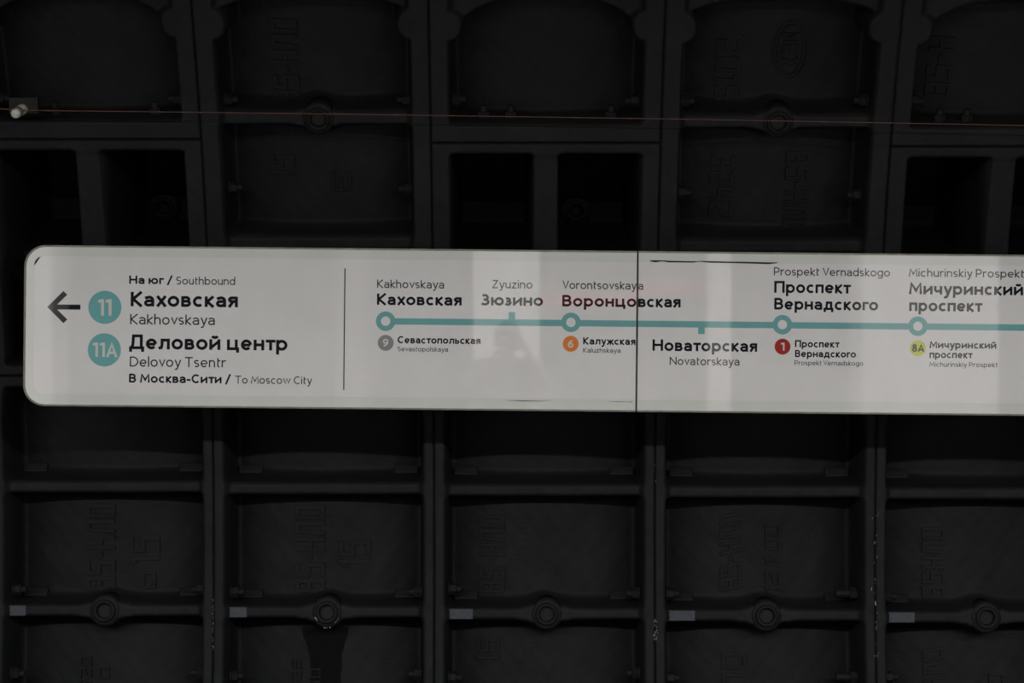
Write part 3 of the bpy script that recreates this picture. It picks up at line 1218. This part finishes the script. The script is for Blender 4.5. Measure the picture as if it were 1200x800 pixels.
slit(s1, [(40.4, 310.8), (41.6, 307.8), (43.4, 305.0), (45.4, 302.6), (47.8, 300.4)], [0.5, 2.0, 2.4, 1.8, 0.3])
slit(s2, [(762, 305.6), (768, 306.0), (776, 305.4), (784, 306.4), (800, 306.6), (812, 306.8), (819, 306.2)], [1.2, 2.4, 1.0, 1.9, 1.6, 1.5, 0.3])
slit(s2, [(819, 305.8), (832, 306.8), (850, 307.2), (880, 307.8), (900, 308.4), (911, 307.8)], [0.6, 1.7, 1.6, 2.0, 2.2, 0.8])
slit(s1, [(594, 469.0), (612, 469.4), (630, 469.8), (646, 469.6)], [0.2, 0.8, 0.5, 0.1])
slit(s1, [(712, 469.9), (722, 470.4), (734, 470.7), (741, 471.0)], [0.1, 0.5, 0.2, 0.6])
for s_ in (s1, s2):
    del s_['_o']


# ------------------------------------------------------------------ insulator and wire
def P(px, py, Y):
    return Vector(((px - 600) / F * Y, Y, CZ + (400 - py) / F * Y))


YW = 5.62
tip = P(17.5, 133.5, YW - 0.03)
base = P(27.0, 127.5, YW + 0.05)
ins = empty('wire_insulator', base)
tag(ins, 'small cream porcelain post insulator on a rusty bracket, at far left', 'insulator')
ax_ = (tip - base)
L_ = ax_.length
rotm = Vector((0, 0, 1)).rotation_difference(ax_.normalized()).to_euler()
me = lathe('porcelain_body', [(0.0, 0.0), (0.0165, 0.0), (0.0175, 0.006), (0.0165, L_ * 0.45), (0.0125, L_ * 0.52), (0.0125, L_ * 0.66),
                              (0.0160, L_ * 0.73), (0.0150, L_ * 0.95), (0.0125, L_), (0.0, L_ + 0.001)], 28, 'Z')
me.polygons.foreach_set('use_smooth', [True] * len(me.polygons))
link('porcelain_body', me, M['porcelain'], ins, (0, 0, 0), rotm)
tie = lathe('binding_wire', [(0.0135, L_ * 0.53), (0.0160, L_ * 0.56), (0.0160, L_ * 0.62), (0.0135, L_ * 0.65)], 20, 'Z')
link('binding_wire', tie, M['copper'], ins, (0, 0, 0), rotm)
bm = bmesh.new()
add_box(bm, -0.045, 0.052, 0.0, 0.006, -0.010, 0.036, 0.001)     # upright plate
add_box(bm, 0.046, 0.052, -0.02, 0.006, -0.010, 0.036, 0.001)    # turned edge
add_box(bm, -0.045, 0.052, 0.0, 0.22, -0.014, -0.009, 0.001)     # shelf back to the lining
link('bracket', bm_mesh('bracket', bm), M['rust'], ins)

# wire: gentle sag
bm = bmesh.new()
prev = None
pts = []
gr = base + ax_ * 0.60
a0 = P(-700, 118, YW)
for px, py in ((-900, 116), (-400, 121.5), (0, 127.4), (19, 128.6)):
    pts.append(P(px, py, gr.y))
pts.append(P(23, 129.0, gr.y - 0.004))
for px, py in ((60, 129.6), (200, 131.2), (400, 133.6), (600, 136.6), (800, 139.6), (1000, 143.2), (1200, 147.0), (1500, 153.0), (1900, 162)):
    pts.append(P(px, py, gr.y))
cu = bpy.data.curves.new('earth_wire', 'CURVE')
cu.dimensions = '3D'
sp = cu.splines.new('POLY')
sp.points.add(len(pts) - 1)
for i, p in enumerate(pts):
    sp.points[i].co = (*p, 1)
cu.bevel_depth = 0.0017
cu.bevel_resolution = 2
o = bpy.data.objects.new('wire', cu)
COL.objects.link(o)
dg = bpy.context.evaluated_depsgraph_get()
me = bpy.data.meshes.new_from_object(o.evaluated_get(dg))
bpy.data.objects.remove(o)
wire = link('wire', me, M['copper'])
if not me.materials: me.materials.append(M['copper'])
me.materials[0] = M['copper']
tag(wire, 'thin reddish copper wire stretched level in front of the tunnel lining', 'wire')
bpy.data.curves.remove(cu)


# ------------------------------------------------------------------ station behind the camera (seen mirrored in the sign)
def struct(name, *a, **k):
    return tag(box(name, *a, **k), kind='structure')


struct('floor', -12, 12, -9.2, 3.1, -0.25, 0.0, M['granite'])
struct('platform_edge', -12, 12, 3.0, 3.25, -0.25, 0.004, M['marble'], bev=0.01)
struct('platform_side', -12, 12, 2.9, 3.0, -1.2, -0.25, M['concrete'])
struct('track_bed', -12, 12, 2.9, 5.6, -1.35, -1.15, M['concrete'])
struct('ceiling', -12, 12, -9.2, 3.3, LAMP_Z + 0.09, LAMP_Z + 0.29, M['ceiling'])
struct('wall_hall', -12, 12, -9.4, -9.2, -0.2, LAMP_Z + 0.2, M['hall'])
for i, (y0) in enumerate((3.62, 5.06)):
    bm = bmesh.new()
    add_box(bm, -12, 12, y0 - 0.07, y0 + 0.07, -1.15, -1.135)
    add_box(bm, -12, 12, y0 - 0.009, y0 + 0.009, -1.135, -1.03)
    add_box(bm, -12, 12, y0 - 0.036, y0 + 0.036, -1.03, -0.99, 0.006)
    tag(link('rail', bm_mesh('rail', bm), M['steel']), ['steel running rail nearer the platform edge', 'steel running rail nearer the tunnel lining'][i], 'rail', 'two running rails')


def column(x0, x1, y0, y1, label):
    t = empty('column', ((x0 + x1) / 2, (y0 + y1) / 2, 0))
    tag(t, label, 'column', 'platform columns')
    hx, hy = (x1 - x0) / 2, (y1 - y0) / 2
    h = LAMP_Z + 0.09
    box('plinth', -hx - 0.02, hx + 0.02, -hy - 0.02, hy + 0.02, 0.0, 0.16, M['granite'], t, 0.006)
    box('shaft', -hx, hx, -hy, hy, 0.16, h - 0.1, M['marble'], t, 0.008)
    box('capital', -hx - 0.03, hx + 0.03, -hy - 0.03, hy + 0.03, h - 0.1, h, M['marble'], t, 0.008)


column(-0.290, 0.207, -2.5, -2.0, 'pale square column right behind the photographer')
column(2.60, 3.62, -2.5, -2.0, 'broad pale pier mirrored at the right of the sign')
column(1.46, 1.63, -2.2, -2.0, 'slim pale post mirrored left of the broad pier')
column(-3.75, -3.42, -2.5, -2.0, 'pale column mirrored in the left end of the sign')
column(-1.60, -1.30, -5.2, -4.8, 'pale column farther back across the hall')

rs = empty('red_light_strip', (1.1, -6.0, CZ + 0.35))
tag(rs, 'long backlit red strip panel mirrored in the sign', 'panel')
box('casing', -1.15, 1.15, -0.12, 0.0, -0.02, 0.18, M['housing'], rs, 0.006)
box('lit_face', -1.10, 0.98, 0.0, 0.006, 0.0, 0.125, M['redglow'], rs)
box('post', -0.62, -0.56, -0.09, -0.03, -CZ - 0.35, -0.02, M['housing'], rs)
box('post', 0.56, 0.62, -0.09, -0.03, -CZ - 0.35, -0.02, M['housing'], rs)

first = None
for i in range(9):
    x = -6.4 + 1.6 * i
    t = empty('ceiling_lamp', (x, LAMP_Y, LAMP_Z))
    tag(t, 'linear white ceiling luminaire over the platform', 'lamp', 'row of ceiling luminaires')
    if first is None:
        b = box('lamp_body', -0.74, 0.74, -0.085, 0.085, 0.012, 0.09, M['lampbody'], t, 0.006)
        g = box('diffuser', -0.70, 0.70, -0.065, 0.065, 0.004, 0.013, M['lampglow'], t)
        first = (b, g)
        ld = bpy.data.lights.new('lamp_light', 'AREA')
        ld.shape = 'RECTANGLE'
        ld.size = 1.4
        ld.size_y = 0.12
        ld.energy = LAMP_W
        ld.color = LAMP_COLOR
    else:
        for q in first:
            c = q.copy()
            COL.objects.link(c)
            c.parent = t
    lo_ = bpy.data.objects.new('lamp_light', ld)
    COL.objects.link(lo_)
    lo_.parent = t
    lo_.location = (0, 0, 0.0)


# ------------------------------------------------------------------ the photographer, mirrored faintly in the sign
def skinned(name, joints, edges, mat, parent, sub=2, root_i=0):
    """joints: (x, y, z, rx, ry)"""
    me = bpy.data.meshes.new(name)
    me.from_pydata([j[:3] for j in joints], edges, [])
    o = link(name, me, mat, parent)
    md = o.modifiers.new('skin', 'SKIN')
    md.use_smooth_shade = True
    for i, j in enumerate(joints):
        v = me.skin_vertices[0].data[i]
        v.radius = (j[3], j[4] if len(j) > 4 else j[3])
        v.use_root = (i == root_i)
    s_ = o.modifiers.new('sub', 'SUBSURF')
    s_.levels = s_.render_levels = sub
    return o


per = empty('person', (-0.03, -0.30, 0.0))
tag(per, 'photographer in grey jacket holding a camera up to the face, mirrored in the sign', 'person')
# relative to the person's base; facing +Y
hp = [(0, 0, 0.93, .13, .10), (0, 0.0, 1.10, .12, .09), (0, -.01, 1.28, .14, .095), (0, -.01, 1.40, .075, .07), (0, .0, 1.48, .048, .05),
      (0, .015, 1.56, .066, .082), (0, .02, 1.655, .070, .088),
      (-.10, 0, .86, .085, .09), (-.105, .01, .48, .055, .06), (-.11, -.01, .09, .038, .045), (-.115, .11, .035, .035, .025),
      (.10, 0, .86, .085, .09), (.105, .01, .48, .055, .06), (.11, -.01, .09, .038, .045), (.115, .11, .035, .035, .025),
      (-.185, -.01, 1.375, .055, .055), (-.215, .10, 1.19, .040, .042), (-.085, .19, 1.515, .024, .028),
      (.185, -.01, 1.375, .055, .055), (.225, .09, 1.19, .040, .042), (.125, .17, 1.545, .024, .028)]
he = [(0, 1), (1, 2), (2, 3), (3, 4), (4, 5), (5, 6), (0, 7), (7, 8), (8, 9), (9, 10), (0, 11), (11, 12), (12, 13), (13, 14),
      (3, 15), (15, 16), (16, 17), (3, 18), (18, 19), (19, 20)]
skinned('body', hp, he, M['skin'], per)
k = 1.22
jk = [(0, 0, 0.86, .175, .135), (0, 0.0, 1.10, .195, .14), (0, -.01, 1.31, .215, .14), (0, -.01, 1.43, .13, .10),
      (0, -.005, 1.49, .066, .066),
      (-.185, -.01, 1.425, .080, .080), (-.240, .10, 1.225, .064, .066), (-.108, .175, 1.455, .040, .042),
      (.185, -.01, 1.425, .080, .080), (.250, .09, 1.225, .064, .066), (.146, .155, 1.485, .040, .042)]
skinned('jacket', jk, [(0, 1), (1, 2), (2, 3), (3, 4), (3, 5), (5, 6), (6, 7), (3, 8), (8, 9), (9, 10)], M['jacket'], per)
tr = [(0, 0, 0.92, .15, .115), (-.10, 0, .80, .098, .10), (-.105, .01, .48, .073, .077), (-.11, -.005, .10, .060, .066),
      (.10, 0, .80, .098, .10), (.105, .01, .48, .073, .077), (.11, -.005, .10, .060, .066)]
skinned('trousers', tr, [(0, 1), (1, 2), (2, 3), (0, 4), (4, 5), (5, 6)], M['trousers'], per)
for sx in (-1, 1):
    skinned('shoe', [(sx * .11, -.04, .045, .046, .045), (sx * .113, .06, .04, .046, .040), (sx * .118, .15, .032, .040, .030)],
            [(0, 1), (1, 2)], M['rubber'], per)
# head details
def ball(name, c, r, sc, mat, seg=16, cut=None):
    bm = bmesh.new()
    bmesh.ops.create_uvsphere(bm, u_segments=seg, v_segments=seg // 2 + 2, radius=r)
    bmesh.ops.scale(bm, vec=sc, verts=bm.verts)
    if cut is not None:
        bmesh.ops.delete(bm, geom=[v for v in bm.verts if cut(v.co)], context='VERTS')
    bmesh.ops.translate(bm, vec=c, verts=bm.verts)
    return link(name, bm_mesh(name, bm, True), mat, per)


ball('hair', (0, .005, 1.632), 0.1, (.86, 1.06, 1.02), M['hair'], 28, lambda c: (c.y > 0.045 and c.z < 0.030) or c.z < -0.075)
for sx in (-1, 1):
    ball('eye', (sx * .031, .098, 1.612), 0.012, (1, 1, .8), M['eye'])
    ball('ear', (sx * .080, .012, 1.600), 0.03, (.35, .6, 1), M['skin'])
skinned('nose', [(0, .100, 1.612, .009, .008), (0, .118, 1.582, .012, .011), (0, .104, 1.570, .013, .008)], [(0, 1), (1, 2)], M['skin'], per, 1)
skinned('mouth', [(-.022, .098, 1.540, .005), (0, .104, 1.541, .007), (.022, .098, 1.540, .005)], [(0, 1), (1, 2)], M['skin'], per, 1)
# hands: palm plus five bent fingers each, closed round the camera
for sx, wr in ((-1, Vector((-.085, .19, 1.515))), (1, Vector((.125, .17, 1.545)))):
    if sx == 1:      # right hand on the grip at the side of the camera
        pc = Vector((.100, .180, 1.590))
        js = [(wr.x, wr.y, wr.z, .024, .020), (pc.x, pc.y, pc.z, .026, .020)]
        es = [(0, 1)]
        for f in range(4):
            z = 1.612 - f * 0.019
            ln = (.9, 1.0, .95, .8)[f]
            b0 = len(js)
            js += [(.104, .200, z, .0092), (.104, .200 + .032 * ln, z - .002, .0088), (.086, .200 + .040 * ln, z - .004, .0080), (.068, .196 + .036 * ln, z - .006, .0070)]
            es += [(1, b0), (b0, b0 + 1), (b0 + 1, b0 + 2), (b0 + 2, b0 + 3)]
        b0 = len(js)
        js += [(.096, .166, 1.598, .011), (.080, .152, 1.612, .010), (.062, .146, 1.616, .0085)]
        es += [(1, b0), (b0, b0 + 1), (b0 + 1, b0 + 2)]
    else:            # left hand cradles the lens from below
        pc = Vector((-.045, .215, 1.545))
        js = [(wr.x, wr.y, wr.z, .022, .022), (pc.x, pc.y, pc.z, .026, .018)]
        es = [(0, 1)]
        for f in range(4):
            y = .212 + f * 0.0175
            ln = (.85, .95, 1.0, .9)[f]
            b0 = len(js)
            js += [(-.012, y, 1.545, .0092), (.025, y, 1.546, .0088), (.062 * ln, y, 1.560, .0080), (.075 * ln, y, 1.584, .0070)]
            es += [(1, b0), (b0, b0 + 1), (b0 + 1, b0 + 2), (b0 + 2, b0 + 3)]
        b0 = len(js)
        js += [(-.030, .235, 1.560, .011), (-.022, .245, 1.588, .010), (-.012, .245, 1.612, .0085)]
        es += [(1, b0), (b0, b0 + 1), (b0 + 1, b0 + 2)]
    skinned('hand', js, es, M['skin'], per, 1)

ph = empty('photo_camera', (0.0, -0.13, CZ - 0.01))
tag(ph, 'black hand held camera in the photographer\'s hands', 'camera')
bm = bmesh.new()
add_box(bm, -.064, .064, -.022, .022, -.045, .040, .006)
add_box(bm, -.022, .022, -.020, .020, .036, .056, .006)
link('camera_body', bm_mesh('camera_body', bm), M['rubber'], ph)
link('lens_barrel', lathe('lens_barrel', [(0.031, 0.020), (0.033, 0.03), (0.033, 0.085), (0.036, 0.088), (0.036, 0.100), (0.031, 0.100), (0.029, 0.090), (0.0, 0.088)], 32), M['rubber'], ph, (0, 0, 0))
link('lens_glass', lathe('lens_glass', [(0.0285, 0.0905), (0.020, 0.0935), (0.0, 0.0950)], 32), M['lens'], ph)
